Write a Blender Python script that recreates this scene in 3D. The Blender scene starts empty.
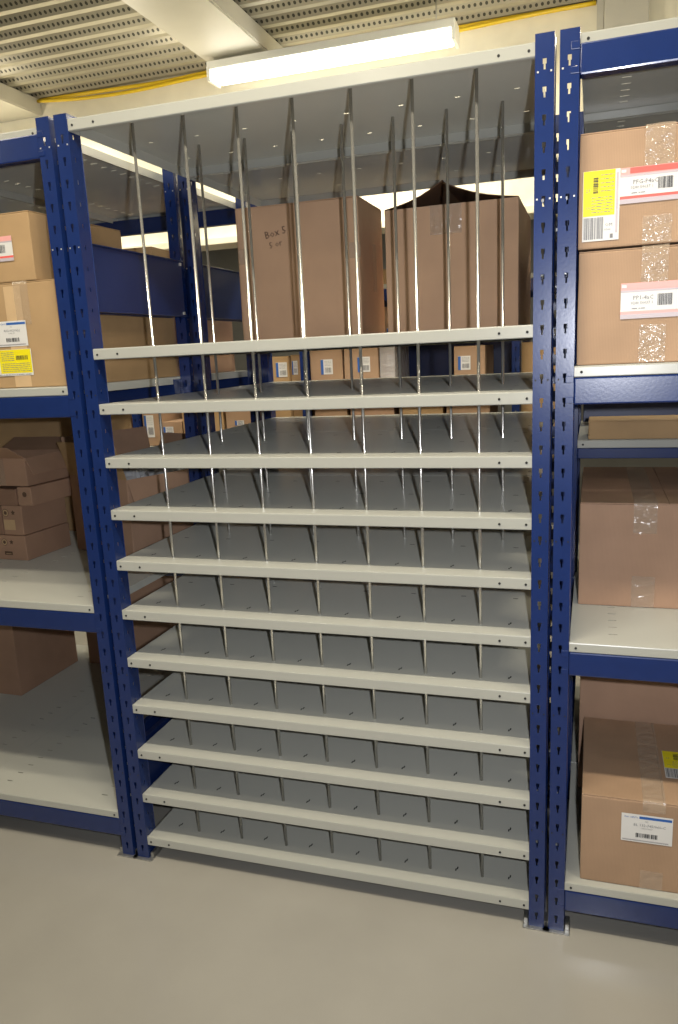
import bpy, bmesh, math, random
from mathutils import Vector, Matrix, noise
random.seed(7)
D = bpy.data
COL = bpy.context.scene.collection

# ------------------------------------------------------------------ materials
def nodes_of(m):
    m.use_nodes = True
    nt = m.node_tree
    return nt, nt.nodes['Principled BSDF']

def srgb(r, g, b):
    f = lambda c: (c/255/12.92) if c/255 <= .04045 else ((c/255+.055)/1.055)**2.4
    return (f(r), f(g), f(b), 1)

def mat(name, col, rough=.5, metal=0., noise_amt=.0, nscale=20., bump=0., bscale=200., coat=0., rough_var=0., spec=.5):
    m = D.materials.new(name)
    nt, b = nodes_of(m)
    b.inputs['Roughness'].default_value = rough
    b.inputs['Metallic'].default_value = metal
    b.inputs['Coat Weight'].default_value = coat
    b.inputs['Coat Roughness'].default_value = .12
    b.inputs['Specular IOR Level'].default_value = spec
    b.inputs['Base Color'].default_value = col
    tc = nt.nodes.new('ShaderNodeTexCoord')
    if noise_amt > 0 or rough_var > 0:
        n = nt.nodes.new('ShaderNodeTexNoise')
        n.inputs['Scale'].default_value = nscale
        n.inputs['Detail'].default_value = 5
        nt.links.new(tc.outputs['Object'], n.inputs['Vector'])
        if noise_amt > 0:
            r = nt.nodes.new('ShaderNodeValToRGB')
            r.color_ramp.elements[0].position = .3
            r.color_ramp.elements[1].position = .7
            r.color_ramp.elements[0].color = tuple(c*(1-noise_amt) for c in col[:3])+(1,)
            r.color_ramp.elements[1].color = tuple(min(1, c*(1+noise_amt)) for c in col[:3])+(1,)
            nt.links.new(n.outputs['Fac'], r.inputs['Fac'])
            nt.links.new(r.outputs['Color'], b.inputs['Base Color'])
        if rough_var > 0:
            mr = nt.nodes.new('ShaderNodeMapRange')
            mr.inputs['To Min'].default_value = max(.02, rough-rough_var)
            mr.inputs['To Max'].default_value = rough+rough_var
            nt.links.new(n.outputs['Fac'], mr.inputs['Value'])
            nt.links.new(mr.outputs['Result'], b.inputs['Roughness'])
    if bump > 0:
        n2 = nt.nodes.new('ShaderNodeTexNoise')
        n2.inputs['Scale'].default_value = bscale
        n2.inputs['Detail'].default_value = 2
        nt.links.new(tc.outputs['Object'], n2.inputs['Vector'])
        bp = nt.nodes.new('ShaderNodeBump')
        bp.inputs['Strength'].default_value = bump
        bp.inputs['Distance'].default_value = .002
        nt.links.new(n2.outputs['Fac'], bp.inputs['Height'])
        nt.links.new(bp.outputs['Normal'], b.inputs['Normal'])
        if coat > 0:
            nt.links.new(bp.outputs['Normal'], b.inputs['Coat Normal'])
    return m

def cardboard(name, col, dark=.10):
    """kraft board: cloudy tone plus faint vertical fluting"""
    m = D.materials.new(name)
    nt, b = nodes_of(m)
    tc = nt.nodes.new('ShaderNodeTexCoord')
    n = nt.nodes.new('ShaderNodeTexNoise'); n.inputs['Scale'].default_value = 7; n.inputs['Detail'].default_value = 6
    nt.links.new(tc.outputs['Object'], n.inputs['Vector'])
    r = nt.nodes.new('ShaderNodeValToRGB')
    r.color_ramp.elements[0].position = .3; r.color_ramp.elements[1].position = .7
    r.color_ramp.elements[0].color = tuple(c*(1-dark) for c in col[:3])+(1,)
    r.color_ramp.elements[1].color = tuple(min(1, c*(1+dark*.7)) for c in col[:3])+(1,)
    nt.links.new(n.outputs['Fac'], r.inputs['Fac'])
    w = nt.nodes.new('ShaderNodeTexWave'); w.inputs['Scale'].default_value = 95; w.inputs['Distortion'].default_value = .4
    w.bands_direction = 'X'
    nt.links.new(tc.outputs['Object'], w.inputs['Vector'])
    mx = nt.nodes.new('ShaderNodeMixRGB'); mx.blend_type = 'MULTIPLY'; mx.inputs['Fac'].default_value = .10
    nt.links.new(r.outputs['Color'], mx.inputs['Color1'])
    nt.links.new(w.outputs['Color'], mx.inputs['Color2'])
    nt.links.new(mx.outputs['Color'], b.inputs['Base Color'])
    bp = nt.nodes.new('ShaderNodeBump'); bp.inputs['Strength'].default_value = .05; bp.inputs['Distance'].default_value = .001
    nt.links.new(w.outputs['Fac'], bp.inputs['Height'])
    nt.links.new(bp.outputs['Normal'], b.inputs['Normal'])
    b.inputs['Roughness'].default_value = .72
    b.inputs['Specular IOR Level'].default_value = .3
    return m

def clear_mat(name, fac, tint, rough, bump, bscale):
    m = D.materials.new(name)
    nt, b = nodes_of(m)
    b.inputs['Base Color'].default_value = tint
    b.inputs['Roughness'].default_value = rough
    b.inputs['Specular IOR Level'].default_value = 1.0
    b.inputs['Alpha'].default_value = fac
    tc = nt.nodes.new('ShaderNodeTexCoord')
    n = nt.nodes.new('ShaderNodeTexNoise'); n.inputs['Scale'].default_value = bscale; n.inputs['Detail'].default_value = 3
    nt.links.new(tc.outputs['Object'], n.inputs['Vector'])
    bp = nt.nodes.new('ShaderNodeBump'); bp.inputs['Strength'].default_value = bump; bp.inputs['Distance'].default_value = .01
    nt.links.new(n.outputs['Fac'], bp.inputs['Height'])
    nt.links.new(bp.outputs['Normal'], b.inputs['Normal'])
    return m

def emis(name, col, s):
    m = D.materials.new(name)
    nt, b = nodes_of(m)
    b.inputs['Emission Color'].default_value = col
    b.inputs['Emission Strength'].default_value = s
    b.inputs['Base Color'].default_value = col
    return m

M = dict(
    blue=mat('blue_enamel', (.0068, .0235, .118, 1), .26, noise_amt=.06, bump=.045, bscale=140, coat=.35),
    blue_sheet=mat('blue_sheet', (.007, .021, .10, 1), .36, noise_amt=.08, nscale=8),
    grey=mat('shelf_enamel', (.425, .425, .38, 1), .28, noise_amt=.012, nscale=3),
    hole=mat('dark_slot', (.012, .012, .012, 1), .8),
    chrome=mat('polished_steel', (.86, .84, .79, 1), .22, .88),
    zinc=mat('zinc_steel', (.45, .45, .44, 1), .4, .9, noise_amt=.15, nscale=60),
    bolt=mat('bright_bolt', (.75, .74, .70, 1), .35, .6),
    floor=mat('epoxy_floor', (.355, .338, .30, 1), .17, noise_amt=.05, nscale=3, bump=.05, bscale=30, rough_var=.07),
    wall=mat('cream_wall', (.80, .76, .61, 1), .7, noise_amt=.04, nscale=12, bump=.05, bscale=60),
    beam=mat('cream_beam', (.52, .50, .43, 1), .5, noise_amt=.04, nscale=5),
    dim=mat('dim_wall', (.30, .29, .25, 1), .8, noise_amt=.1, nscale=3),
    yellow=mat('yellow_cable', (.80, .55, .02, 1), .4),
    lamp=mat('lamp_housing', (.80, .80, .74, 1), .4),
    white=mat('label_white', (.70, .69, .67, 1), .5),
    ylab=mat('label_yellow', (.86, .74, .01, 1), .45),
    black=mat('print_black', (.03, .03, .03, 1), .6),
    grayp=mat('print_grey', (.20, .20, .21, 1), .6),
    bluep=mat('print_blue', (.03, .12, .42, 1), .5),
    redp=mat('print_red', (.80, .12, .10, 1), .5),
    pinkp=mat('print_pink', (.80, .38, .36, 1), .5),
    lilac=mat('print_lilac', (.50, .44, .48, 1), .5),
    ink=mat('brown_ink', (.13, .075, .045, 1), .7),
    pale=mat('pale_kraft', (.58, .40, .22, 1), .7, noise_amt=.05),
    tube=emis('glowing_tube', (1, .97, .86, 1), 11.0),
    tape=clear_mat('clear_tape', .30, (.62, .50, .36, 1), .16, .55, 45),
    tape_shiny=clear_mat('crinkled_tape', .38, (.62, .50, .38, 1), .14, 1.0, 38),
    plastic=clear_mat('clear_plastic', .50, (.80, .82, .85, 1), .12, .9, 30),
    kraft=cardboard('kraft_flash_lit', (.46, .29, .195, 1)),  # pinkish cast of flash-lit board put into the colour
    kraft_tan=cardboard('kraft_tan', (.42, .275, .175, 1)),
    kraft_warm_lit=cardboard('kraft_warm_lit', (.45, .295, .15, 1)),  # yellow cast of the warm lamps put into the board colour
    kraft_brown=cardboard('kraft_brown', (.43, .265, .175, 1)),
    kraft_dark=cardboard('kraft_dark', (.32, .19, .125, 1)),
    kraft_big=cardboard('kraft_big', (.60, .385, .245, 1), .06),  # lighter copy of the board, stronger flash light put into its colour
    kraft_shaded=cardboard('kraft_shaded', (.16, .09, .05, 1)),  # dark copy for the raised flaps, their shade put into the colour
)

def deck_material():
    """galvanised decking with rows of small perforations on its webs"""
    m = D.materials.new('perforated_deck')
    nt, b = nodes_of(m)
    b.inputs['Roughness'].default_value = .42
    b.inputs['Metallic'].default_value = .25
    tc = nt.nodes.new('ShaderNodeTexCoord'); sp = nt.nodes.new('ShaderNodeSeparateXYZ')
    nt.links.new(tc.outputs['Object'], sp.inputs[0])
    def math_(op, a, bv=None):
        n = nt.nodes.new('ShaderNodeMath'); n.operation = op
        if isinstance(a, (int, float)): n.inputs[0].default_value = a
        else: nt.links.new(a, n.inputs[0])
        if bv is not None:
            if isinstance(bv, (int, float)): n.inputs[1].default_value = bv
            else: nt.links.new(bv, n.inputs[1])
        return n.outputs[0]
    fx = math_('FRACT', math_('MULTIPLY', sp.outputs['X'], 1/.026))
    dx = math_('ABSOLUTE', math_('SUBTRACT', fx, .5))
    fy = math_('FRACT', math_('MULTIPLY', math_('ADD', sp.outputs['Y'], 20*.122-2.2+.076), 2/.122))
    dy = math_('MULTIPLY', math_('SUBTRACT', fy, .5), 2.6)
    d2 = math_('ADD', math_('MULTIPLY', dx, dx), math_('MULTIPLY', dy, dy))
    dot = math_('LESS_THAN', d2, .065)
    g = nt.nodes.new('ShaderNodeNewGeometry'); gs = nt.nodes.new('ShaderNodeSeparateXYZ')
    nt.links.new(g.outputs['True Normal'], gs.inputs[0])
    web = math_('GREATER_THAN', math_('ABSOLUTE', gs.outputs['Y']), .3)
    msk = math_('MULTIPLY', dot, web)
    mx = nt.nodes.new('ShaderNodeMixRGB')
    mx.inputs['Color1'].default_value = (.37, .345, .265, 1)
    mx.inputs['Color2'].default_value = (.06, .056, .042, 1)
    nt.links.new(msk, mx.inputs['Fac'])
    nt.links.new(mx.outputs['Color'], b.inputs['Base Color'])
    return m
M['deck'] = deck_material()
M['grey'].node_tree.nodes['Principled BSDF'].inputs['Diffuse Roughness'].default_value = .5   # fine orange-peel enamel

# ------------------------------------------------------------------ helpers
def tag(o, label=None, cat=None, group=None, kind=None):
    if label: o['label'] = label
    if cat: o['category'] = cat
    if group: o['group'] = group
    if kind: o['kind'] = kind
    return o

def empty(name, loc, rz=0, label=None, cat=None, group=None):
    o = D.objects.new(name, None); COL.objects.link(o)
    o.location = loc; o.rotation_euler.z = rz
    o.empty_display_size = .05
    return tag(o, label, cat, group)

def link(name, me, parent=None, loc=None, rot=None):
    o = D.objects.new(name, me); COL.objects.link(o)
    if parent: o.parent = parent
    if loc is not None: o.location = loc
    if rot is not None: o.rotation_euler = rot
    return o

def to_mesh(name, bm, mats, smooth=False):
    me = D.meshes.new(name); bm.normal_update(); bm.to_mesh(me); bm.free()
    for m in (mats if isinstance(mats, (list, tuple)) else [mats]): me.materials.append(m)
    if smooth:
        for p in me.polygons: p.use_smooth = True
    return me

def box(bm, x0, y0, z0, x1, y1, z1, mi=0, bev=0.):
    n0 = set(bm.faces)
    r = bmesh.ops.create_cube(bm, size=1)
    for v in r['verts']:
        v.co = Vector(((x0+x1)/2+v.co.x*(x1-x0), (y0+y1)/2+v.co.y*(y1-y0), (z0+z1)/2+v.co.z*(z1-z0)))
    if bev > 0:
        bmesh.ops.bevel(bm, geom=list({e for v in r['verts'] for e in v.link_edges}), offset=bev, segments=2, affect='EDGES', profile=.6)
    for f in bm.faces:
        if f not in n0: f.material_index = mi

def quad(bm, pts, mi=0):
    f = bm.faces.new([bm.verts.new(p) for p in pts]); f.material_index = mi; return f

def tube(bm, pts, r, seg=10, mi=0):
    rings = []
    for i, p in enumerate(pts):
        p = Vector(p)
        t = (Vector(pts[min(i+1, len(pts)-1)])-Vector(pts[max(i-1, 0)])).normalized()
        a = t.orthogonal().normalized() if abs(t.z) > .95 else t.cross(Vector((0, 0, 1))).normalized()
        b = t.cross(a)
        rings.append([bm.verts.new(p+r*(math.cos(2*math.pi*k/seg)*a+math.sin(2*math.pi*k/seg)*b)) for k in range(seg)])
    for A, B in zip(rings, rings[1:]):
        for k in range(seg):
            f = bm.faces.new([A[k], A[(k+1) % seg], B[(k+1) % seg], B[k]]); f.material_index = mi; f.smooth = True
    bm.faces.new(rings[0][::-1]).material_index = mi
    bm.faces.new(rings[-1]).material_index = mi

def grid_sheet(bm, us, vs, holes, to3, mi=0):
    """sheet of cells between sorted cuts us, vs; a cell whose centre lies in a hole rectangle stays open"""
    vt = {}
    def V(i, j):
        if (i, j) not in vt: vt[(i, j)] = bm.verts.new(to3(us[i], vs[j]))
        return vt[(i, j)]
    for i in range(len(us)-1):
        for j in range(len(vs)-1):
            cu, cv = (us[i]+us[i+1])/2, (vs[j]+vs[j+1])/2
            if any(h[0] < cu < h[2] and h[1] < cv < h[3] for h in holes): continue
            bm.faces.new([V(i, j), V(i+1, j), V(i+1, j+1), V(i, j+1)]).material_index = mi

# ------------------------------------------------------------------ setting
bm = bmesh.new(); box(bm, -7, -5, -.1, 8, 8, 0)
tag(link('floor', to_mesh('floor', bm, M['floor'])), 'smooth glossy grey-cream epoxy floor', kind='structure')

def roof(y): return 3.06
BY = 2.2                                         # face of the upper back wall
PER = .122
bm = bmesh.new()
prof = []
y = BY
while y > -4.6:
    for dy, dz in ((0, 0), (.030, 0), (.062, .030), (.090, .030)):
        prof.append((y-dy, roof(y-dy)+dz))
    y -= PER
xs = [-7, -3, 0, 3, 8]
rows = [[bm.verts.new((x, yy, zz)) for x in xs] for yy, zz in prof]
for A, B in zip(rows, rows[1:]):
    for k in range(len(xs)-1): bm.faces.new([A[k], B[k], B[k+1], A[k+1]])
bm.normal_update(); bmesh.ops.solidify(bm, geom=bm.faces[:], thickness=.003)
tag(link('ceiling', to_mesh('ceiling', bm, M['deck'])), 'corrugated perforated metal roof deck', kind='structure')

bm = bmesh.new()
box(bm, -7, BY, 2.22, 8, BY+.15, 3.11, bev=.004)
box(bm, -7, BY-.03, 2.185, 8, BY+.18, 2.222, bev=.004)
tag(link('wall_back', to_mesh('wall_back', bm, M['wall'])), 'cream upper wall above the opening behind the racks', kind='structure')
bm = bmesh.new()
box(bm, 1.345, BY-.08, 2.6, 1.53, BY-.001, 3.058, bev=.004); box(bm, 1.315, BY-.04, 2.6, 1.343, BY-.002, 3.058)
tag(link('trim_1', to_mesh('trim_1', bm, M['beam'])), 'cream casing on the upper wall', kind='structure')
def rafter(n, x0, x1):
    bm = bmesh.new()
    vs = []
    for yy in (BY-.002, -4.5):
        for (xx, dz) in ((x0, -.09), (x1, -.09), (x1, -.002), (x0, -.002)):
            vs.append(bm.verts.new((xx, yy, roof(yy)+dz)))
    bm.faces.new(vs[0:4]); bm.faces.new(vs[4:8][::-1])
    for k in range(4): bm.faces.new([vs[k], vs[4+k], vs[4+(k+1) % 4], vs[(k+1) % 4]])
    bmesh.ops.recalc_face_normals(bm, faces=bm.faces)
    bmesh.ops.bevel(bm, geom=bm.edges[:], offset=.006, segments=2, affect='EDGES')
    tag(link('trim_%d' % n, to_mesh('trim', bm, M['beam'])), 'cream painted roof beam', kind='structure')
rafter(2, -.47, -.15); rafter(3, -2.0, -1.68); rafter(4, 1.9, 2.2)
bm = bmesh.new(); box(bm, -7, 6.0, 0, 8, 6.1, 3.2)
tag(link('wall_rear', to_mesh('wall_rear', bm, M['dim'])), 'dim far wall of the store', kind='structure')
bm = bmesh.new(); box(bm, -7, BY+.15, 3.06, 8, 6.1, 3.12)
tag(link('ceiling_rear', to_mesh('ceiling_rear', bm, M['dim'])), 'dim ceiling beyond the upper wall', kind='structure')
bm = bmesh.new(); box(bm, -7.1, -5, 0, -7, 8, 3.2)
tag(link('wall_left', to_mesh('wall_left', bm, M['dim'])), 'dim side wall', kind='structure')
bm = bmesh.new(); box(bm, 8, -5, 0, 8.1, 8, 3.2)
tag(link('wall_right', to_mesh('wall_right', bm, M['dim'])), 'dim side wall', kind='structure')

# ------------------------------------------------------------------ rack parts
UW, UD, UH, PITCH = .041, .050, 2.226, .0560
FD = .65                                       # frame depth
def upright_mesh():
    """channel post: keyholes up its face, narrow slots up its flanks, folded returns"""
    bm = bmesh.new()
    n = int(UH/PITCH)
    vs = [0.]; kh = []; fl = []
    for k in range(n):
        z = .026+k*PITCH
        if z+.03 > UH: break
        vs += [z, z+.011, z+.022]
        kh += [(-.0021, z, .0021, z+.011), (-.0041, z+.011, .0041, z+.022)]
        fl.append((.019, z+.004, .0235, z+.026))
    vs.append(UH)
    h = UW/2
    grid_sheet(bm, [-h, -.0041, -.0021, .0021, .0041, h], vs, kh, lambda u, v: (u, 0, v))
    for s in (-1, 1):
        grid_sheet(bm, [0, .019, .0235, UD], vs, [(a, b+.004, c, d) for a, b, c, d in fl], lambda u, v, s=s: (s*h, u, v))
        grid_sheet(bm, [0, .012], [0, UH], [], lambda u, v, s=s: (s*(h-u), UD, v))
    bmesh.ops.remove_doubles(bm, verts=bm.verts[:], dist=1e-5)
    bmesh.ops.recalc_face_normals(bm, faces=bm.faces[:])
    bmesh.ops.solidify(bm, geom=bm.faces[:], thickness=.0015)
    # small splice bolts in pairs down the face
    for z, mi in ((.30, 2), (.64, 2), (1.10, 2), (1.49, 2), (1.89, 1), (2.15, 1)):
        for s in (-1, 1):
            box(bm, s*.014-.0018, -.0010, z-.0018, s*.014+.0018, .001, z+.0018, mi)
    return to_mesh('upright', bm, [M['blue'], M['bolt'], M['hole']])
def foot_mesh():
    bm = bmesh.new()
    box(bm, -.036, -.012, .0005, .036, .062, .0035, bev=.001)
    box(bm, -.034, .006, .0035, -.0235, .044, .020, bev=.001)
    box(bm, .0235, .006, .0035, .034, .044, .020, bev=.001)
    return to_mesh('foot_plate', bm, M['zinc'])
def side_panel_mesh(h):
    bm = bmesh.new()
    d0, d1 = .052, .594
    box(bm, -.0012, d0, 0, .0012, d1, h)
    box(bm, -.010, d0, h-.003, .010, d1, h, bev=.001); box(bm, -.010, d0, 0, .010, d1, .003, bev=.001)
    for yy in (d0+.012, d1-.012):
        for zz in (.012, h-.012):
            for s in (-1, 1): box(bm, s*.004-.003, yy-.005, zz-.005, s*.004+.003, yy+.005, zz+.005, 1, bev=.0015)
    return to_mesh('side_panel', bm, [M['blue_sheet'], M['bolt']])
LH = .030
def tray_mesh(w, d, slots, holes_front=(.013, .078), lip=LH, punched=True):
    """folded shelf tray: sheet with punched or dark-painted slots, rounded front and back lips, side lips"""
    bm = bmesh.new()
    r = .003
    marks = [] if punched else slots
    if not punched: slots = []
    us = sorted({0., w, *[s[0] for s in slots], *[s[2] for s in slots]})
    vs = sorted({r, d-r, *[s[1] for s in slots], *[s[3] for s in slots]})
    grid_sheet(bm, us, vs, slots, lambda u, v: (u, v, 0))
    def strip(sgn, y0):
        pts = [(r, 0), (r*.3, -r*.3), (0, -r), (0, -lip+.002), (.002, -lip), (.014, -lip)]
        prev = None
        for (py, pz) in pts:
            row = [bm.verts.new((x, y0+sgn*py, pz)) for x in (0, w)]
            if prev: bm.faces.new([prev[0], prev[1], row[1], row[0]])
            prev = row
    strip(1, 0); strip(-1, d)
    for x in (0., w):
        quad(bm, [(x, r, 0), (x, d-r, 0), (x, d-r, -lip), (x, r, -lip)])
    bmesh.ops.recalc_face_normals(bm, faces=bm.faces[:])
    bmesh.ops.solidify(bm, geom=bm.faces[:], thickness=.0010)
    for a in marks: quad(bm, [(a[0], a[1], .0005), (a[2], a[1], .0005), (a[2], a[3], .0005), (a[0], a[3], .0005)], 1)  # slots left unpunched: dark patches stand in for shaded openings
    for hx in holes_front:
        for X in (hx, w-hx):
            bmesh.ops.create_cone(bm, cap_ends=True, segments=10, radius1=.0032, radius2=.0032, depth=.0016,
                                  matrix=Matrix.Translation((X, -.0007, -lip*.55)) @ Matrix.Rotation(math.pi/2, 4, 'X'))
    for f in bm.faces:
        c = f.calc_center_median()
        if c.y < -.00025 and abs(c.z+lip*.55) < .0034: f.material_index = 1
    return to_mesh('shelf', bm, [M['grey'], M['hole']])

W = 1.2
RODX_F = [.608+(i-3)*.152 for i in range(7)]
RODX_R = [.636+(i-3)*.151 for i in range(7)]
ROD_YF, ROD_YR = .072, .395
slots = []
for i in range(8):
    x = .608+(i-3.5)*.152
    if x-.01 < .01: continue
    slots += [(x-.0042, .076, x-.0004, .087), (x-.0004, .084, x+.0034, .096)]
    slots += [(x-.012, .30, x+.002, .305), (x-.006, .52, x+.008, .525)]
SHELF_TOP = tray_mesh(W, FD-.004, slots)
SHELF = tray_mesh(W, FD-.004, slots, punched=False)
UPR, FOOT = upright_mesh(), foot_mesh()
PANEL_HI, PANEL_LO = side_panel_mesh(.186), side_panel_mesh(.178)
bm = bmesh.new(); tube(bm, [(0, 0, 0), (0, 0, 2.163)], .0042, 12); ROD = to_mesh('divider_rod', bm, M['chrome'])

Z11, ST, Z0 = .0794, .1539, 2.212
LEV = [Z0]+[Z11+(11-k)*ST for k in range(1, 12)]

POSTS = (0, .662, 1.258)
def frame(root, xc, bays=2):
    """one end frame of a rack: its posts from front to back and the sheet panels between them"""
    for yy in POSTS[:bays+1]:
        u = link('upright', UPR, root, (xc, yy, 0))
        link('foot_plate', FOOT, u)
    for yy in (0, POSTS[1])[:bays]:
        link('side_panel', PANEL_HI, root, (xc, yy, 1.722))
        link('side_panel', PANEL_LO, root, (xc, yy, .216))

def shelf_rack(name, loc, label, group, levels, rear_levels, rods=False):
    root = empty(name, loc, 0, label, 'shelving', group)
    frame(root, -UW/2); frame(root, W+UW/2)
    for z in levels: link('shelf', SHELF_TOP if z == Z0 else SHELF, root, (0, .002, z))
    for z in rear_levels: link('shelf', SHELF_TOP if z == Z0 else SHELF, root, (0, FD+.002, z))
    if rods:
        for x in RODX_F: link('divider_rod', ROD, root, (x, ROD_YF, .050))
        for x in RODX_R: link('divider_rod', ROD, root, (x, ROD_YR, .050))
    return root
shelf_rack('shelving_rack', (0, 0, 0), 'tall blue rack with twelve closely spaced grey shelves and upright steel rods', 'blue shelving racks', LEV, LEV[:5]+LEV[6::2], True)
RY = FD+.004

# beam racks
BH = .063
def beam_mesh(w):
    bm = bmesh.new(); box(bm, 0, 0, -BH, w, .035, 0, bev=.004)
    return to_mesh('beam', bm, M['blue'])
def connector_mesh():
    bm = bmesh.new()
    box(bm, -.004, 0, -BH-.018, 0, .042, .018, bev=.001)
    box(bm, -.018, -.0035, -.012, 0, -.0005, .004, bev=.001); box(bm, -.018, -.0035, -BH+.004, 0, -.0005, -BH+.018, bev=.001)
    return to_mesh('connector', bm, [M['blue']])
CONN = connector_mesh()
BEAMS = {}
PANELS = {}
def beam_rack(name, loc, w, label, group, levels, rear_levels=None, panels=3, frames=(0, 1), deep=False, top_drop=.016):
    """rack on box beams: each level front and rear beam with lipped deck panels on top; local x 0..w clear width"""
    root = empty(name, loc, 0, label, 'shelving', group)
    nb = 2 if rear_levels else 1
    if 0 in frames: frame(root, -UW/2, nb)
    if 1 in frames: frame(root, w+UW/2, nb)
    if w not in BEAMS: BEAMS[w] = beam_mesh(w)
    pw = w/panels
    key = (w, panels, deep)
    if key not in PANELS:
        sl = []
        for cx in (.105, pw-.105):
            for k in range(22 if deep else 10):
                yy = .075+k*.055
                sl.append((cx-.011, yy, cx+.011, yy+.004))
        PANELS[key] = tray_mesh(pw-.0015, (2*FD if deep else FD)-.004, sl, (.016,), .025)
    for row, zs in enumerate((levels, rear_levels or [])):
        for z in zs:
            top = z > 2.15                           # the top level's deck sits down behind its beams
            ends = ((.002, 0, 0), (FD-.002, math.pi, w))
            if top and rear_levels: ends = ends[row:row+1]
            for yy, rz, xx in ends:
                b = link('beam', BEAMS[w], root, (xx, yy+row*FD, z-(top_drop if top else .0255)), (0, 0, rz))
                if row and z == 1.270: b.scale.z = .52      # a slimmer beam
                link('connector', CONN, b, (.0, 0, 0)); c = link('connector', CONN, b, (w, 0, 0)); c.scale.x = -1
            for k in range(panels):
                if not (deep and row): link('shelf_panel', PANELS[key], root, (k*pw+.0007, (.005 if top else .002)+row*FD, z))
    return root
GL = [2.205, 1.518, .857, .155]
LX1 = -(2*UW+.016); LX0 = LX1-W                  # left bay clear span
RX0 = W+2*UW+.011; RX1 = RX0+W
beam_rack('beam_rack', (LX0, 0, 0), W, 'blue beam rack left of the rod rack, loaded with taped and flattened boxes', 'blue shelving racks', GL, GL, panels=2, deep=True)
RR = beam_rack('beam_rack', (RX0, 0, 0), W, 'blue beam rack right of the rod rack with large taped boxes', 'blue shelving racks', [2.216, 1.519, .840, .155], [2.216, 1.270, .745, .155], top_drop=.020)
bm = bmesh.new(); box(bm, .01, 2*FD-.075, 0, W-.01, 2*FD-.06, .28, bev=.002)
for x in (.4, .8): box(bm, x-.012, 2*FD-.080, 0, x+.012, 2*FD-.075, .28, bev=.001)
link('back_panel', to_mesh('back_panel', bm, M['blue_sheet']), RR, (0, 0, 1.272))
# far rack across the rear aisle
FY = 2.62
FY = 2.42
FAR_L = beam_rack('beam_rack', (-1.400, FY, 0), 1.115, 'distant blue rack seen through the left of the rod rack', 'blue shelving racks', [1.931, 1.05, .45], panels=2)
beam_rack('beam_rack', (-2.541, FY, 0), 1.1, 'distant blue rack at the far left behind the left rack', 'blue shelving racks', [1.931, .94, .45], panels=2, frames=(0,))
FAR_R = beam_rack('beam_rack', (-.244, FY, 0), 1.165, 'distant blue rack seen below the two big boxes', 'blue shelving racks', [1.931, 1.40, 1.03, .45], frames=(1,))
beam_rack('beam_rack', (.962, FY, 0), 1.2, 'distant blue rack hidden mostly behind the right rack', 'blue shelving racks', [1.931, 1.10, .45], frames=(1,))
bm = bmesh.new(); box(bm, .02, FD-.075, 0, 1.15, FD-.06, .5, bev=.002)
for x in (.4, .8): box(bm, x-.012, FD-.080, 0, x+.012, FD-.075, .5, bev=.001)
link('back_panel', to_mesh('back_panel', bm, M['blue_sheet']), FAR_R, (0, 0, 1.402))

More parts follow.
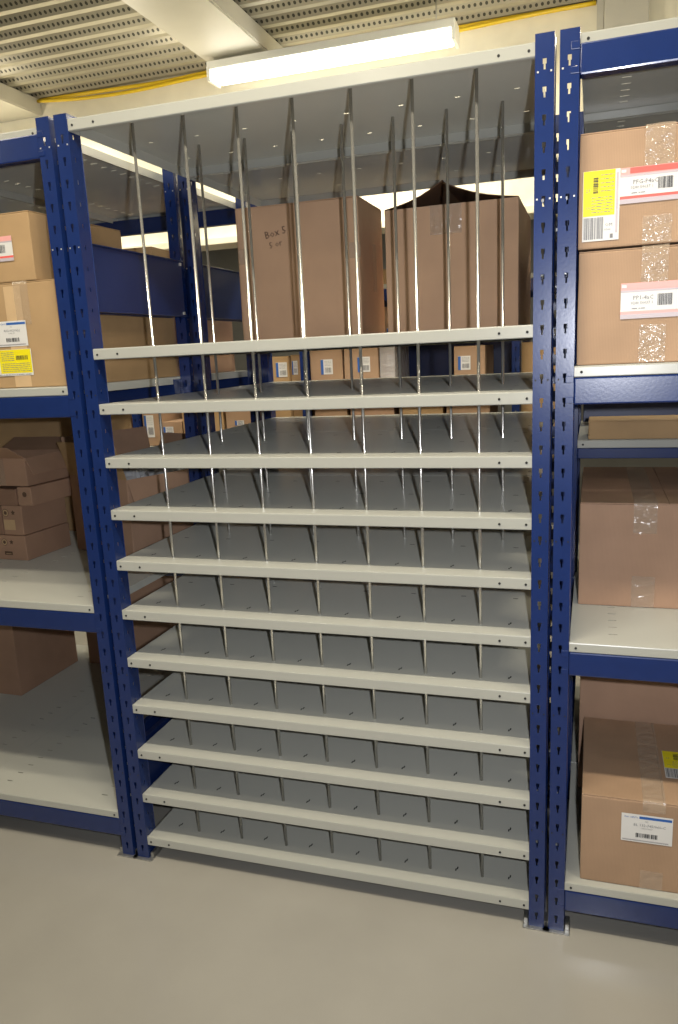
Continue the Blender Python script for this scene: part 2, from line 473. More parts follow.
# ------------------------------------------------------------------ printed matter
FONT_CACHE = {}
def text_polys(s, size):
    """flat outlines of a line of lettering as faces; origin at its lower left corner"""
    key = (s, size)
    if key not in FONT_CACHE:
        cu = D.curves.new('lettering', 'FONT'); cu.body = s; cu.size = size; cu.resolution_u = 1
        ob = D.objects.new('lettering', cu); COL.objects.link(ob)
        dg = bpy.context.evaluated_depsgraph_get(); dg.update()
        me = D.meshes.new_from_object(ob.evaluated_get(dg))
        FONT_CACHE[key] = ([v.co.copy() for v in me.vertices], [tuple(p.vertices) for p in me.polygons])
        D.objects.remove(ob); D.curves.remove(cu); D.meshes.remove(me)
    return FONT_CACHE[key]
PM = ['white', 'ylab', 'black', 'grayp', 'bluep', 'redp', 'pinkp', 'lilac', 'ink', 'pale']
PI = {k: i for i, k in enumerate(PM)}
class Print:
    """flat print laid out in (u right, v up) metres, later set on a face"""
    def __init__(s): s.items = []
    def rect(s, x0, y0, x1, y1, m, layer=0): s.items.append(('r', (x0, y0, x1, y1), m, layer)); return s
    def text(s, x, y, t, size, m='grayp', layer=2): s.items.append(('t', (x, y, t, size), m, layer)); return s
    def disc(s, x, y, r, m, layer=1, n=18, star=0): s.items.append(('d', (x, y, r, n, star), m, layer)); return s
    def bars(s, x0, y0, x1, y1, m='black', vertical=True, layer=2, seed=1):
        rnd = random.Random(seed); a = x0 if vertical else y0; e = x1 if vertical else y1; u = (e-a)/34
        while a < e-u:
            wd = u*rnd.choice((.6, .9, 1.4, 2.0)); b = min(e, a+wd)
            s.rect(*((a, y0, b, y1) if vertical else (x0, a, x1, b)), m, layer); a = b+u*rnd.choice((.6, .9, 1.3))
        return s
    def lines(s, x0, x1, y0, y1, n, m='grayp', layer=2, seed=2):
        rnd = random.Random(seed)
        for k in range(n):
            yy = y1-(k+.5)*(y1-y0)/n; a = x0
            while a < x1:
                b = min(x1, a+rnd.uniform(.003, .012)); s.rect(a, yy-.0008, b, yy+.0008, m, layer); a = b+rnd.uniform(.001, .003)
        return s
    def mesh(s, name, fn):
        """fn(u, v, w) -> 3D point, w being the height over the face"""
        bm = bmesh.new()
        for kind, a, m, layer in s.items:
            w = .0006+.00035*layer
            if kind == 'r': quad(bm, [fn(a[0], a[1], w), fn(a[2], a[1], w), fn(a[2], a[3], w), fn(a[0], a[3], w)], PI[m])
            elif kind == 't':
                vs, fs = text_polys(a[2], a[3])
                bv = [bm.verts.new(fn(a[0]+v.x, a[1]+v.y, w)) for v in vs]
                for f in fs:
                    try: bm.faces.new([bv[i] for i in f]).material_index = PI[m]
                    except ValueError: pass
            else:
                x, y, r, n, star = a
                pts = []
                for k in range(n):
                    q = r*(1 if not star or k % 2 == 0 else star); t = 2*math.pi*k/n+math.pi/2
                    pts.append(fn(x+q*math.cos(t), y+q*math.sin(t), w))
                quad(bm, pts, PI[m])
        return to_mesh(name, bm, [M[k] for k in PM])
def front(u, v, w): return (u, -w, v)            # print on a box's front face

# ------------------------------------------------------------------ cartons
def carton_body(w, d, h, seed, bulge=.004, open_top=False):
    bm = bmesh.new()
    r = bmesh.ops.create_cube(bm, size=1)
    for v in bm.verts: v.co = Vector(((v.co.x+.5)*w, (v.co.y+.5)*d, (v.co.z+.5)*h))
    if open_top:
        bmesh.ops.delete(bm, geom=[f for f in bm.faces if f.normal.z > .9], context='FACES')
    bmesh.ops.bevel(bm, geom=[e for e in bm.edges if not e.is_boundary], offset=.0035, segments=2, affect='EDGES', profile=.6)
    bmesh.ops.subdivide_edges(bm, edges=[e for e in bm.edges if e.calc_length() > .08], cuts=4, use_grid_fill=True)
    off = Vector((seed*3.1, seed*1.7, seed*.9))
    for v in bm.verts:
        u, t, q = v.co.x/w, v.co.y/d, v.co.z/h
        nz = noise.noise(v.co*9+off)
        b = bulge*math.sin(math.pi*max(0, min(1, u)))*math.sin(math.pi*max(0, min(1, q)))
        if t < .02: v.co.y += .8*abs(b)*0-.0 + nz*.0012
        if u > .98: v.co.x += b*.6+nz*.0015
        if u < .02: v.co.x -= b*.6-nz*.0015
        if q > .98 and not open_top: v.co.z += nz*.0015
    for f in bm.faces: f.smooth = False
    if open_top:
        bmesh.ops.solidify(bm, geom=bm.faces[:], thickness=.003)
    return bm

def flap_mesh(x0, y0, x1, y1, th=.003):
    bm = bmesh.new(); box(bm, x0, y0, 0, x1, y1, th, bev=.0008)
    return bm

def strip_mesh(path, width, axis, name, m, wob=.0008, seed=0):
    """a strip of tape following path (list of 2D points in the plane across axis), slightly wrinkled"""
    bm = bmesh.new(); rnd = random.Random(seed); prev = None
    pts = []
    for a, b in zip(path, path[1:]):
        n = max(1, int((Vector(b)-Vector(a)).length/.012))
        for k in range(n): pts.append(Vector(a).lerp(Vector(b), k/n))
    pts.append(Vector(path[-1]))
    for p in pts:
        row = []
        for k in range(5):
            t = (k/4-.5)*width
            w = rnd.uniform(0, wob)
            row.append(bm.verts.new((t, p[0]-w, p[1]+w) if axis == 'x' else (p[0]+w, t, p[1]+w)))
        if prev:
            for k in range(4): bm.faces.new([prev[k], prev[k+1], row[k+1], row[k]]).smooth = True
        prev = row
    return to_mesh(name, bm, m)

def carton(name, loc, dims, rz, m, label, group=None, gap='y', tape=None, shiny=False, seed=1, tape_down=.10, tape_up=0., anchor='l', flaps=True, bulge=.004, tape_x=None, prints=()):
    """closed carton; local origin at the front lower left (or right) corner, front faces -y.
    gap 'y': the top seam runs front to back and tape folds over the front; 'x': seam runs sideways"""
    w, d, h = dims
    root = empty(name, loc, rz, label, 'box', group)
    ox = -w if anchor == 'r' else 0.
    hb = h-(.0034 if flaps else 0)
    me = to_mesh('body', carton_body(w, d, hb, seed, bulge), M[m])
    link('body', me, root, (ox, 0, 0))
    if flaps:
        if gap == 'y':
            for a, b in ((.001, w/2-.001), (w/2+.001, w-.001)):
                link('flap', to_mesh('flap', flap_mesh(a, .001, b, d-.001), M[m]), root, (ox, 0, h-.0032))
        else:
            for a, b in ((.001, d/2-.001), (d/2+.001, d-.001)):
                link('flap', to_mesh('flap', flap_mesh(.001, a, w-.001, b), M[m]), root, (ox, 0, h-.0032))
    if tape:
        tm = M['tape_shiny' if shiny else 'tape']
        tx = w/2 if tape_x is None else tape_x
        path = [(d-.004, h+.0012), (-.0012, h+.0012), (-.0012, h-tape_down)]
        link('tape', strip_mesh(path, tape, 'x', 'tape', tm, .0015 if shiny else .0007, seed), root, (ox+tx, 0, 0))
        if tape_up:
            link('tape', strip_mesh([(-.0012, .002), (-.0012, tape_up)], tape, 'x', 'tape', tm, .0015 if shiny else .0007, seed+5), root, (ox+tx, 0, 0))
    for nm, pr in prints:
        o = link(nm, pr.mesh(nm, lambda u, v, w_: (ox+u, -w_-.0012, v)), root)
    return root

# --- right rack, upper level: two stacked taped boxes with red and white labels
def red_label(x, z, w, h, code, seed, band='redp'):
    p = Print().rect(x, z, x+w, z+h, 'white')
    p.rect(x, z+h*.80, x+w, z+h, 'pinkp', 1).rect(x+.02, z+h*.83, x+w*.62, z+h*.99, band, 2).rect(x, z+h*.745, x+w, z+h*.80, 'lilac', 1)
    p.rect(x, z+h*.13, x+w, z+h*.21, band if band == 'redp' else 'pinkp', 1).rect(x, z, x+w, z+h*.13, 'lilac', 1)
    p.rect(x+.002, z+h*.87, x+.012, z+h*.95, 'white', 3)
    p.text(x+.026, z+h*.53, code, .0125).text(x+.022, z+h*.40, '0240 50037 1', .0085).lines(x+.024, x+.052, z+h*.25, z+h*.32, 1)
    p.bars(x+.078, z+h*.34, x+.108, z+h*.66, 'black', True, 2, seed)
    return p
def yellow_label(x, z, w, h, bar='bottom', seed=3):
    p = Print().rect(x, z, x+w, z+h, 'white')
    if bar == 'bottom':
        p.rect(x+.001, z+h*.36, x+w*.87, z+h*.998, 'ylab', 1)
        p.bars(x+.003, z+.004, x+w*.58, z+h*.34, 'grayp', True, 2, seed)
        p.text(x+w*.62, z+h*.20, 'OM', .010).text(x+w*.60, z+h*.14, '0000', .007)
        p.rect(x+w*.76, z+h*.03, x+w*.84, z+h*.09, 'grayp', 2).rect(x+w*.90, z+h*.1, x+w*.96, z+h*.95, 'lilac', 1)
        p.bars(x+w*.28, z+h*.68, x+w*.42, z+h*.92, 'black', False, 2, seed+1)
        p.lines(x+w*.24, x+w*.82, z+h*.39, z+h*.64, 6, 'grayp', 2, seed)
        p.lines(x+w*.48, x+w*.84, z+h*.68, z+h*.96, 5, 'grayp', 2, seed+1)
        p.text(x+w*.08, z+h*.70, '27', .010).text(x+w*.08, z+h*.46, '1002', .008)
    else:
        p.rect(x+w*.22, z+h*.10, x+w*.985, z+h*.99, 'ylab', 1)
        p.bars(x+w*.01, z+h*.45, x+w*.19, z+h*.97, 'grayp', False, 2, seed)
        p.bars(x+w*.63, z+h*.60, x+w*.91, z+h*.76, 'black', True, 2, seed+1)
        p.lines(x+w*.27, x+w*.58, z+h*.55, z+h*.92, 5, 'grayp', 2, seed)
        p.lines(x+w*.27, x+w*.95, z+h*.14, z+h*.50, 5, 'grayp', 2, seed+1)
        p.lines(x+w*.10, x+w*.95, z+h*.02, z+h*.07, 1, 'grayp', 2, seed+2)
        p.text(x+w*.05, z+h*.25, 'K', .009).text(x+w*.04, z+h*.17, '120', .007)
    return p
def blue_label(x, z, w, h, code, sub, seed):
    p = Print().rect(x, z, x+w, z+h, 'white')
    p.rect(x+w*.35, z+h*.85, x+w*.98, z+h*.94, 'bluep', 1).text(x+w*.05, z+h*.86, 'WA CENTS', h*.085, 'bluep')
    p.text(x+w*.46, z+h*.745, '745', h*.07).text(x+w*.24, z+h*.585, code, h*.13).text(x+w*.38, z+h*.49, sub, h*.075)
    p.bars(x+w*.29, z+h*.18, x+w*.74, z+h*.335, 'black', True, 2, seed)
    p.rect(x+w*.03, z+h*.055, x+w*.93, z+h*.072, 'grayp', 2).rect(x+w*.03, z+h*.085, x+w*.93, z+h*.095, 'lilac', 2)
    return p

Z2R, Z3R, Z4R = 1.5195, .8405, .1555
carton('cardboard_box', (1.298, .032, Z2R), (.45, .52, .254), 0, 'kraft_tan',
       'taped brown box on the right rack below the yellow-labelled box, one red and white label', 'boxes on the right rack', tape=.056, shiny=True, seed=2, tape_x=.163, tape_down=.085, tape_up=.085,
       prints=[('address_label', red_label(.093, .100, .20, .078, 'PP1-4aC', 4, 'pinkp'))])
carton('cardboard_box', (1.2965, .028, Z2R+.258), (.47, .53, .244), 0, 'kraft_tan',
       'topmost taped brown box on the right rack with yellow sticker beside red and white label', 'boxes on the right rack', tape=.06, shiny=True, seed=3, tape_x=.165, tape_down=.10, tape_up=.06,
       prints=[('address_label', red_label(.086, .089, .20, .074, 'PFG-P4aC', 5)), ('shipping_label', yellow_label(.008, .016, .078, .148, 'bottom', 6))])
carton('cardboard_box', (1.309, .310, Z3R), (.46, .66, .297), .0, 'kraft',
       'large plain brown box with shiny tape alone on the middle shelf of the right rack', 'boxes on the right rack', tape=.060, shiny=True, seed=4, tape_x=.171, tape_down=.085, tape_up=.090)
b = carton('cardboard_box', (1.332, .026, Z4R), (.40, .455, .256), .0, 'kraft_tan',
       'brown box at the bottom front of the right rack with white blue-barred label', 'boxes on the right rack', tape=.055, shiny=True, seed=5, tape_x=.178, tape_down=.03, tape_up=.055,
       prints=[('address_label', blue_label(.100, .137, .124, .080, 'BL 132-745/060-C', '11400/0627', 7))])
p = yellow_label(0, 0, .10, .15, 'bottom', 8)
link('shipping_label', p.mesh('shipping_label', lambda u, v, w: (.215+u, .130+v, .2565+w)), b)
carton('cardboard_box', (1.318, .490, Z4R), (.47, .50, .48), .0, 'kraft',
       'tall plain brown box behind the labelled box at the bottom of the right rack', 'boxes on the right rack', seed=6)
carton('cardboard_box', (1.325, RY+.012, 1.2705), (.95, .16, .058), 0, 'kraft_warm_lit',
       'long low brown box seen beneath the right rack second level', 'boxes on the right rack', seed=7, gap='x')

# --- left rack, upper level
Z2L, Z3L, Z4L = 1.5185, .8575, .1555
b = carton('cardboard_box', (-.121, .032, Z2L), (.52, .655, .300), 0, 'kraft_warm_lit',
       'tall tan box on the left rack with white label over yellow label', 'boxes on the left rack', anchor='r', tape=.05, seed=8, tape_x=.40, tape_down=.12,
       prints=[('address_label', blue_label(.298, .121, .106, .072, '4L32-062/062-J', '11400-127', 9)), ('shipping_label', yellow_label(.262, .036, .148, .076, 'side', 10))])
link('tape_stripe', Print().rect(.520-.180, .003, .520-.122, .290, 'pale').mesh('tape_stripe', lambda u, v, w: (u-.520, -w*.4-.0008, v)), b)
b = carton('cardboard_box', (-.183, .032, Z2L+.3015), (.50, .452, .188), -.02, 'kraft_warm_lit',
       'topmost tan box on the left rack, red and white sticker, hand hole in its end', 'boxes on the left rack', anchor='r', seed=9,
       prints=[('address_label', red_label(.299, .058, .134, .068, 'PP1-4aC', 11))])
bm = bmesh.new()                                 # cut hand hole outline on the end wall
hp = [(.125+.032*math.cos(t), .098+.045*math.sin(t)) for t in [math.pi*2*k/20 for k in range(20)]]
for (a0, c0), (a1, c1) in zip(hp, hp[1:]+hp[:1]):
    m0 = Vector((.0042, a0, c0)); m1 = Vector((.0042, a1, c1)); o0 = (m0-Vector((.0042, .125, .098)))*.10; o1 = (m1-Vector((.0042, .125, .098)))*.10
    quad(bm, [m0, m1, m1+o1, m0+o0])
link('hand_hole', to_mesh('hand_hole', bm, M['ink']), b)
carton('cardboard_box', (-.145, .700, Z2L), (.50, .54, .30), 0, 'kraft',
       'brown box behind the blue side panel at the rear of the left rack', 'boxes on the left rack', anchor='r', seed=10, gap='x')
carton('cardboard_box', (-.200, .72, Z2L+.3015), (.30, .30, .165), .08, 'kraft_warm_lit',
       'tan box whose corner shows just above the blue side panel', 'boxes on the left rack', anchor='r', seed=11)

# --- left rack, middle level: flattened packs, open cartons
def printed(x, z, s, extra):
    r = [('globe_mark', Print().disc(x, z, s, 'ink').disc(x, z, s*.86, 'pale', 2).disc(x, z, s*.70, 'ink', 3, 24, .55)),
         ('star_mark', Print().disc(x+s*2.4, z+s*.1, s*.75, 'ink', 1, 10, .5))]
    if extra == 'text': r.append(('text_bar', Print().rect(x-.006, z-.050, x+.032, z-.036, 'ink').rect(x+.001, z-.046, x+.027, z-.044, 'pale', 2)))
    if extra == 'patch': r.append(('pale_patch', Print().rect(x-.014, z-.066, x+.040, z-.026, 'pale')))
    return r
SK = math.radians(-3)
carton('flat_carton_pack', (-.696, .441, Z3L), (.40, .25, .097), SK, 'kraft_brown',
       'bottom flat brown carton of the left rack stack, globe mark over dark text bar', 'flat cartons on the left rack', anchor='r', seed=12, flaps=False,
       prints=printed(.40-.100, .070, .014, 'text'))
carton('flat_carton_pack', (-.700, .446, Z3L+.098), (.096, .245, .114), SK, 'kraft_brown',
       'second flat brown carton up the left rack stack, globe mark over pale patch', 'flat cartons on the left rack', anchor='r', seed=13, flaps=False,
       prints=printed(.096-.076, .086, .015, 'patch'))
carton('flat_carton_pack', (-.640, .44, Z3L+.2135), (.064, .25, .072), SK, 'kraft_brown',
       'small brown carton with dark round mark under the open carton on the left rack', 'flat cartons on the left rack', anchor='r', seed=14, flaps=False,
       prints=[('round_mark', Print().disc(.034, .044, .010, 'ink'))])
carton('flat_carton_pack', (-.708, .44, Z3L+.2135), (.12, .20, .064), SK, 'kraft_dark',
       'small dark brown carton at the left of the small round-marked carton', 'flat cartons on the left rack', anchor='r', seed=15, flaps=False)
carton('flat_carton_pack', (-.799, .45, Z3L+.098), (.14, .20, .110), SK, 'kraft_dark',
       'dark carton end at the left edge of the flat carton stack', 'flat cartons on the left rack', anchor='r', seed=16, flaps=False)

def open_carton(name, loc, dims, rz, m, label, flaps, group, seed, anchor='r', tape=None, lit=False):
    """open-topped carton; flaps: list of (side, angle from flat outward in degrees, length)"""
    w, d, h = dims
    root = empty(name, loc, rz, label, 'box', group)
    ox = -w if anchor == 'r' else 0.
    link('body', to_mesh('body', carton_body(w, d, h, seed, .003, True), M[m]), root, (ox, 0, 0))
    for side, ang, ln in flaps:
        a = math.radians(ang)
        L = w if side in 'fb' else d
        bm = flap_mesh(.002, 0, L-.002, ln)
        bmesh.ops.subdivide_edges(bm, edges=[e for e in bm.edges if e.calc_length() > .05], cuts=3, use_grid_fill=True)
        for v in bm.verts: v.co.z += .006*noise.noise(v.co*11+Vector((seed, 0, 0)))*min(1, v.co.y*20)
        me = to_mesh('flap', bm, M['kraft_warm_lit' if lit and side == 'f' else m])  # lit front flap: light painted in as a warmer board colour
        o = link('flap', me, root)
        base = {'b': Matrix.Translation((ox, d, h)), 'f': Matrix.Translation((ox+w, 0, h)) @ Matrix.Rotation(math.pi, 4, 'Z'),
                'l': Matrix.Translation((ox, 0, h)) @ Matrix.Rotation(math.pi/2, 4, 'Z'), 'r': Matrix.Translation((ox+w, d, h)) @ Matrix.Rotation(-math.pi/2, 4, 'Z')}[side]
        o.matrix_local = base @ Matrix.Rotation(a, 4, 'X')
    if tape:
        link('tape', strip_mesh([(-.0015, h-.002), (-.0015, .004)], tape, 'x', 'tape', M['tape'], .001, seed), root, (ox+w*.62, 0, 0))
    return root
open_carton('open_carton', (-.655, .445, Z3L+.287), (.34, .235, .105), SK, 'kraft_brown', 'open taped brown carton on top of the flat carton stack on the left rack',
            [('f', 32, .09), ('b', 25, .10), ('r', -62, .07), ('l', 30, .08)], 'open cartons on the left rack', 17, tape=.06)
CR = math.radians(-20)
open_carton('open_carton', (-.274, .515, Z3L), (.36, .42, .300), CR, 'kraft', 'open brown carton holding clear plastic bags on the left rack middle shelf',
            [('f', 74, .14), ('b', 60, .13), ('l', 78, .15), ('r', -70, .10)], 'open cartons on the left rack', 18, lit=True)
carton('cardboard_box', (-.70, .93, Z3L), (.55, .32, .52), 0, 'kraft_warm_lit',
       'wide golden-tan box behind the open carton on the left side', 'boxes on the left rack', anchor='r', seed=19, gap='x')
def in_carton(x, y):                             # carton coordinates to the room
    return (-.274+x*math.cos(CR)-y*math.sin(CR), .515+x*math.sin(CR)+y*math.cos(CR))
def bag_mesh(sx, sy, sz, seed):
    bm = bmesh.new(); bmesh.ops.create_icosphere(bm, subdivisions=4, radius=1)
    for v in bm.verts:
        n = noise.noise(v.co*2.2+Vector((seed, 3, 1)))*.28+noise.noise(v.co*5.5+Vector((1, seed, 4)))*.14
        v.co = v.co*(1+n)
        v.co = Vector((v.co.x*sx, v.co.y*sy, max(-.95, v.co.z)*sz))
    return to_mesh('plastic_bag', bm, M['plastic'])
tag(link('plastic_bag', bag_mesh(.125, .080, .070, 1), None, (*in_carton(-.17, .115), Z3L+.290), (0, .1, CR)), 'crumpled clear plastic bag in the near end of the open carton', 'bag', 'plastic bags in the carton')
tag(link('plastic_bag', bag_mesh(.125, .080, .070, 5), None, (*in_carton(-.17, .31), Z3L+.290), (0, -.1, CR+.2)), 'crumpled clear plastic bag in the far end of the open carton', 'bag', 'plastic bags in the carton')
carton('cardboard_box', (*in_carton(-.02, .02), Z3L+.005), (.31, .38, .21), CR, 'kraft_dark', 'smaller dark box under the plastic bags inside the open carton', 'boxes on the left rack', anchor='r', seed=60)

# --- left rack, floor level
b = carton('cardboard_box', (-1.043, .690, Z4L), (.24, .41, .44), 0, 'kraft_brown',
       'plain brown box on the bottom shelf of the left rack, at the photo edge', 'boxes on the left rack', anchor='r', seed=20, gap='x')
carton('cardboard_box', (-.13, 1.09, Z4L), (.84, .185, .50), 0, 'kraft',
       'wide brown box at the back of the bottom left shelf', 'boxes on the left rack', anchor='r', seed=21, gap='x')

# --- the two big boxes behind the rods
ZB = LEV[1]+.0005
b = carton('cardboard_box', (.152, .690, ZB), (.440, .31, .455), 0, 'kraft_big', 'big closed brown box with scribbled handwriting behind the rods, left of the pair', 'big boxes behind the rods', seed=22, bulge=.003, gap='x')
hw = Print().text(0, .022, 'Box 5', .034, 'ink').text(.008, -.012, '5 or', .028, 'ink')
c, s = math.cos(.18), math.sin(.18)
link('handwriting', hw.mesh('handwriting', lambda u, v, w: (.112+c*u-s*v, -w-.0012, .325+s*u+c*v)), b)
p = strip_mesh([(-.0012, 0), (-.0012, .05)], .04, 'x', 'tape', M['tape_shiny'], .0015, 3)
link('tape', p, b, (.024, 0, .27)); link('tape', p, b, (.424, 0, .26))
link('tape', strip_mesh([(.0045, 0), (.0045, .16)], .05, 'y', 'tape', M['tape'], .0008, 4), b, (.440, .17, .16))
root = empty('cardboard_box', (.680, .690, ZB), 0, 'big brown box with raised top flaps behind the rods, right of the pair', 'box', 'big boxes behind the rods')
w_, d_, h_ = .426, .50, .398
link('body', to_mesh('body', carton_body(w_, d_, h_, 23, .003, True), M['kraft_big']), root)
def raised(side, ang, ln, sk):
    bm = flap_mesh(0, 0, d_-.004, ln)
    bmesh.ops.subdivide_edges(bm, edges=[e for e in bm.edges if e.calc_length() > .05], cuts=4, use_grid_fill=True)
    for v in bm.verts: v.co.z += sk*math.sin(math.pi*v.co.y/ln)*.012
    o = link('flap', to_mesh('flap', bm, M['kraft_shaded']), root)
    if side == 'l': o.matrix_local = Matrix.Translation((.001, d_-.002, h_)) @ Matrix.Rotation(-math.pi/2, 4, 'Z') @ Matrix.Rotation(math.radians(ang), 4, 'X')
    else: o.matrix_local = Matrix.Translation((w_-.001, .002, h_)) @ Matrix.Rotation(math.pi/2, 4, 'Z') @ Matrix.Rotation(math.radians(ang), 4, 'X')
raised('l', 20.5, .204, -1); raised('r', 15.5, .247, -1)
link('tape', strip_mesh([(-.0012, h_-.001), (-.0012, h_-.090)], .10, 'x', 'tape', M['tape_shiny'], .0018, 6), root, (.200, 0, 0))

# --- distant boxes across the rear aisle
def far_box(x0, x1, z, h, m, label, lab=None, y=FY+.03, d=.40, seed=30, group='labelled boxes on the far rack'):
    w = x1-x0
    pr = []
    if lab:
        a, bb, lw, lh = lab
        pp = Print().rect(a, bb, a+lw, bb+lh, 'white').rect(a, bb, a+lw*.22, bb+lh*.98, 'bluep', 1).bars(a+lw*.35, bb+lh*.12, a+lw*.9, bb+lh*.45, 'grayp', True, 2, seed).lines(a+lw*.32, a+lw*.9, bb+lh*.55, bb+lh*.92, 4, 'grayp', 2, seed)
        pr = [('address_label', pp)]
    carton('cardboard_box', (x0, y, z), (w, d, h), 0, m, label, group, seed=seed, gap='x', prints=pr)
ZF = 1.4005
far_box(-.478, -.368, 1.0505, .52, 'kraft_warm_lit', 'distant tall box with white label, leftmost below the big left box', (.030, .40, .070, .085), seed=31, group='boxes on the far left shelf')
far_box(-.366, -.298, 1.0505, .525, 'kraft_warm_lit', 'distant narrow box end squeezed against the far blue post', (.008, .41, .036, .080), seed=32, y=FY+.06, group='boxes on the far left shelf')
far_box(-.232, -.037, ZF, .214, 'kraft_tan', 'distant tan box with white label, just right of the far blue post', (.065, .055, .072, .085), seed=33)
far_box(-.025, .175, ZF, .208, 'kraft_tan', 'distant tan box with label beside a plastic-wrapped carton', (.080, .060, .074, .085), seed=34)
far_box(.607, .775, ZF, .178, 'kraft_tan', 'distant tan box with white label, alone before navy sheeting', (.022, .050, .068, .075), seed=35)
far_box(.968, 1.25, 1.1005, .482, 'kraft_warm_lit', 'distant tan box near the right blue post of the rod rack', None, seed=36)
b = carton('wrapped_carton', (.183, FY+.05, ZF), (.085, .36, .200), 0, 'kraft_dark', 'distant dark carton wrapped in shiny clear plastic', 'labelled boxes on the far rack', seed=37)
link('plastic_wrap', to_mesh('plastic_wrap', carton_body(.089, .366, .204, 38, .004), M['plastic']), b, (-.002, -.003, 0))
for i, (x0, x1, h) in enumerate([(-.22, -.02, .25), (.0, .26, .24), (.29, .54, .26), (.56, .80, .25)]):
    far_box(x0, x1, 1.0305, h, ['kraft_tan', 'kraft', 'kraft_warm_lit', 'kraft_tan'][i],
            ['distant box seen in the slit between two shelves, first from the far post', 'distant box in the slit between two shelves, second from the far post',
             'distant box in the slit between two shelves, third from the far post', 'distant box in the slit between two shelves, fourth from the far post'][i], None, seed=40+i, group='boxes on the lower far shelf')
far_box(.20, .45, 1.9315, .080, 'kraft_warm_lit', 'small distant box on the high far shelf glimpsed between the big boxes', None, seed=45)
far_box(.185, .335, ZF+.2065, .206, 'kraft_tan', 'distant box glimpsed in the gap between the two big boxes', (.04, .03, .07, .06), seed=46, y=FY+.06)
ZL = 1.0505
far_box(-1.385, -1.258, ZL, .265, 'kraft_tan', 'far left box with tall white label', (.012, .055, .068, .14), seed=51, group='boxes on the far left shelf')
far_box(-1.255, -1.108, ZL, .150, 'kraft_tan', 'low far left box with broad white label', (.015, .065, .072, .055), seed=52, group='boxes on the far left shelf')
far_box(-1.100, -1.040, ZL, .205, 'kraft_warm_lit', 'golden far left box beside the rear rack posts', None, seed=53, group='boxes on the far left shelf')
far_box(-.93, -.82, ZL, .24, 'kraft_warm_lit', 'orange-tan far box just right of the blue rear posts', None, seed=54, group='boxes on the far left shelf')
far_box(-.80, -.60, ZL, .27, 'kraft_tan', 'wide pale far box with small white sticker', (.06, .12, .06, .03), seed=55, group='boxes on the far left shelf')
far_box(-1.80, -1.50, .9405, .42, 'kraft_brown', 'far brown box left of the far left post', (.16, .26, .05, .03), seed=56, group='boxes on the far left shelf')

# ------------------------------------------------------------------ lamp and cables
LY = 1.85
root = empty('batten_light', (.150, LY, 2.865), 0, 'long lit fluorescent batten hanging above the rod rack', 'light')
bm = bmesh.new(); box(bm, -.590, -.058, .048, .590, .058, .085, bev=.006); link('housing', to_mesh('housing', bm, M['lamp']), root)
bm = bmesh.new(); box(bm, -.575, -.050, 0, .575, .050, .052, bev=.020); link('diffuser', to_mesh('diffuser', bm, M['tube']), root)
for s in (-1, 1):
    bm = bmesh.new(); box(bm, s*.583-.008, -.060, -.002, s*.583+.008, .060, .062, bev=.004); link('end_cap', to_mesh('end_cap', bm, M['lamp']), root)
    bm = bmesh.new(); tube(bm, [(s*.50, 0, .083), (s*.50, 0, roof(LY)-2.865)], .0025, 6); link('suspension_wire', to_mesh('suspension_wire', bm, M['zinc']), root)
# the neighbouring batten over the front aisle
root2 = empty('batten_light', (.75, -.86, 2.955), 0, 'fluorescent batten hanging over the front aisle', 'light')
bm = bmesh.new(); box(bm, -.590, -.058, .048, .590, .058, .085, bev=.006); link('housing', to_mesh('housing', bm, M['lamp']), root2)
bm = bmesh.new(); box(bm, -.575, -.050, 0, .575, .050, .052, bev=.020); link('diffuser', to_mesh('diffuser', bm, M['tube']), root2)
for s in (-1, 1):
    bm = bmesh.new(); box(bm, s*.583-.008, -.060, -.002, s*.583+.008, .060, .062, bev=.004); link('end_cap', to_mesh('end_cap', bm, M['lamp']), root2)
    bm = bmesh.new(); tube(bm, [(s*.50, 0, .083), (s*.50, 0, roof(-.86)-2.955)], .0025, 6); link('suspension_wire', to_mesh('suspension_wire', bm, M['zinc']), root2)

def cable(pts, r, label):
    bm = bmesh.new(); n = []
    for a, b_ in zip(pts, pts[1:]):
        for k in range(6): n.append(Vector(a).lerp(Vector(b_), k/6))
    n.append(Vector(pts[-1]))
    for _ in range(6): n = [n[0]]+[(n[i-1]+n[i]*2+n[i+1])/4 for i in range(1, len(n)-1)]+[n[-1]]
    tube(bm, n, r, 8)
    tag(link('cable', to_mesh('cable', bm, M['yellow'])), label, 'cable', 'yellow cables')
cable([(-1.67, 2.18, 3.047), (-1.2, 2.18, 3.040), (-.9, 2.18, 3.030), (-.55, 2.18, 3.046), (.2, 2.18, 3.030), (.8, 2.18, 3.046), (1.31, 2.18, 3.046)], .010, 'upper yellow cable along the top of the cream wall')
cable([(-1.67, 2.155, 3.036), (-1.40, 2.155, 3.010), (-1.05, 2.155, 3.000), (-.55, 2.155, 3.025), (.2, 2.16, 3.01), (.6, 2.16, 3.020), (1.0, 2.16, 3.036), (1.31, 2.16, 3.040)], .009, 'lower sagging yellow cable along the cream wall')

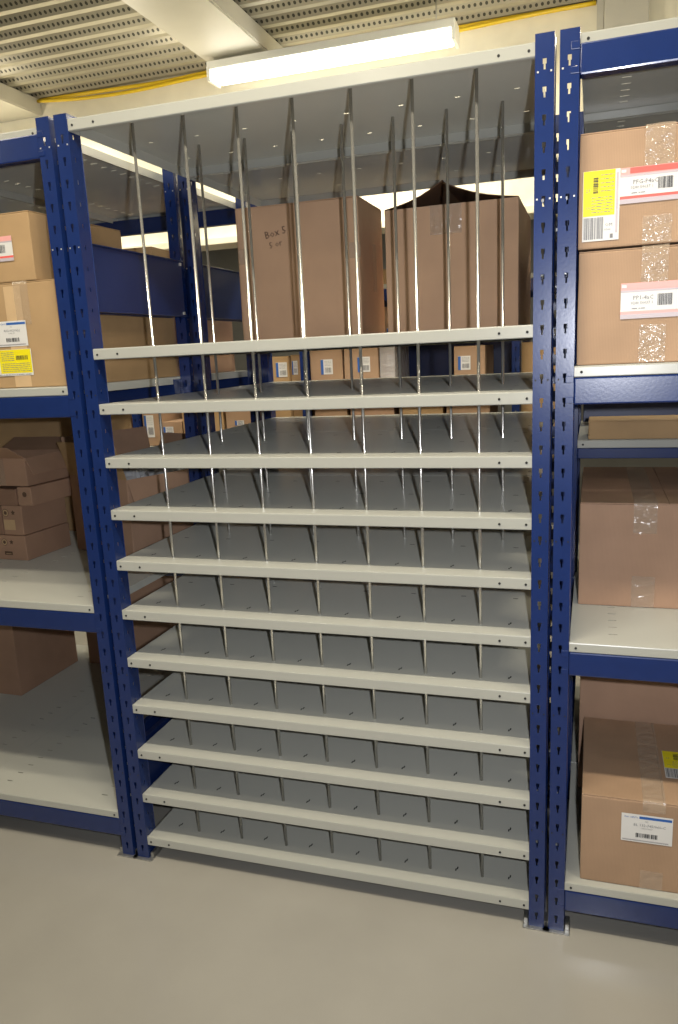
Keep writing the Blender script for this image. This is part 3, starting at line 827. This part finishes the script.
# ------------------------------------------------------------------ light
def lamp(name, kind, loc, energy, col, **kw):
    l = D.lights.new(name, kind); l.energy = energy; l.color = col
    for k, v in kw.items(): setattr(l, k, v)
    o = D.objects.new(name, l); COL.objects.link(o); o.location = loc
    return o
CAM = Vector((1.33578297, -1.9266297, 1.57615513))
RT = Vector((.95011669, .30825811, -.0474892)); DN = Vector((.02265525, -.2200676, -.97522151)); FW = Vector((-.31107077, .92549835, -.21607356))
fl = lamp('flash', 'SPOT', CAM+RT*.10-DN*.04, 100, (.93, .95, 1), shadow_soft_size=.016, spot_size=math.radians(104), spot_blend=.85)
fl.rotation_euler = Vector(FW-DN*.03).to_track_quat('-Z', 'Y').to_euler()
WARM = (1, .90, .70)
for x in (.75, -1.4, 2.6): lamp('aisle_light', 'AREA', (x, -.50 if x < 0 else -.86, 2.95), 36 if x == .75 else 26, WARM, shape='RECTANGLE', size=1.15, size_y=.10)
for x in (.15, -1.9, 2.2): lamp('rear_wall_fill', 'AREA', (x, LY, 2.862), 28, WARM, shape='RECTANGLE', size=1.15, size_y=.10)  # middle one sits at the batten; outer two added to brighten the wall
for x in (-1.9, -.75, 1.05, 2.2): lamp('rear_deck_fill', 'POINT', (x, LY-.25, 2.66), 6, WARM, shadow_soft_size=.06)  # unseen fill lamps added to brighten the roof deck
for x in (-1.7, .5, 2.4): lamp('aisle_deck_fill', 'POINT', (x, -1.3, 2.7), 7, WARM, shadow_soft_size=.06)  # fill lamps without fixtures, added to lift the deck's front-facing webs
for x in (-1.5, 1.5): lamp('far_aisle_light', 'AREA', (x, 4.2, 2.9), 16, (1, .93, .78), shape='RECTANGLE', size=1.2, size_y=.1)
w = D.worlds.new('World'); bpy.context.scene.world = w; w.use_nodes = True
w.node_tree.nodes['Background'].inputs['Color'].default_value = (1, .93, .80, 1)
w.node_tree.nodes['Background'].inputs['Strength'].default_value = .10

# ------------------------------------------------------------------ camera
cd = D.cameras.new('camera'); cam = D.objects.new('camera', cd); COL.objects.link(cam)
cam.matrix_world = Matrix(((RT.x, -DN.x, -FW.x, CAM.x), (RT.y, -DN.y, -FW.y, CAM.y), (RT.z, -DN.z, -FW.z, CAM.z), (0, 0, 0, 1)))
cd.sensor_fit = 'VERTICAL'; cd.sensor_height = 36; cd.lens = 36*781.131/1024
cd.shift_x = (339-333.928)/1024; cd.shift_y = (525.8205-512)/1024
cd.clip_start = .02
sc = bpy.context.scene; sc.camera = cam
sc.view_settings.view_transform = 'Standard'
sc.view_settings.look = 'None'
sc.view_settings.exposure = 0
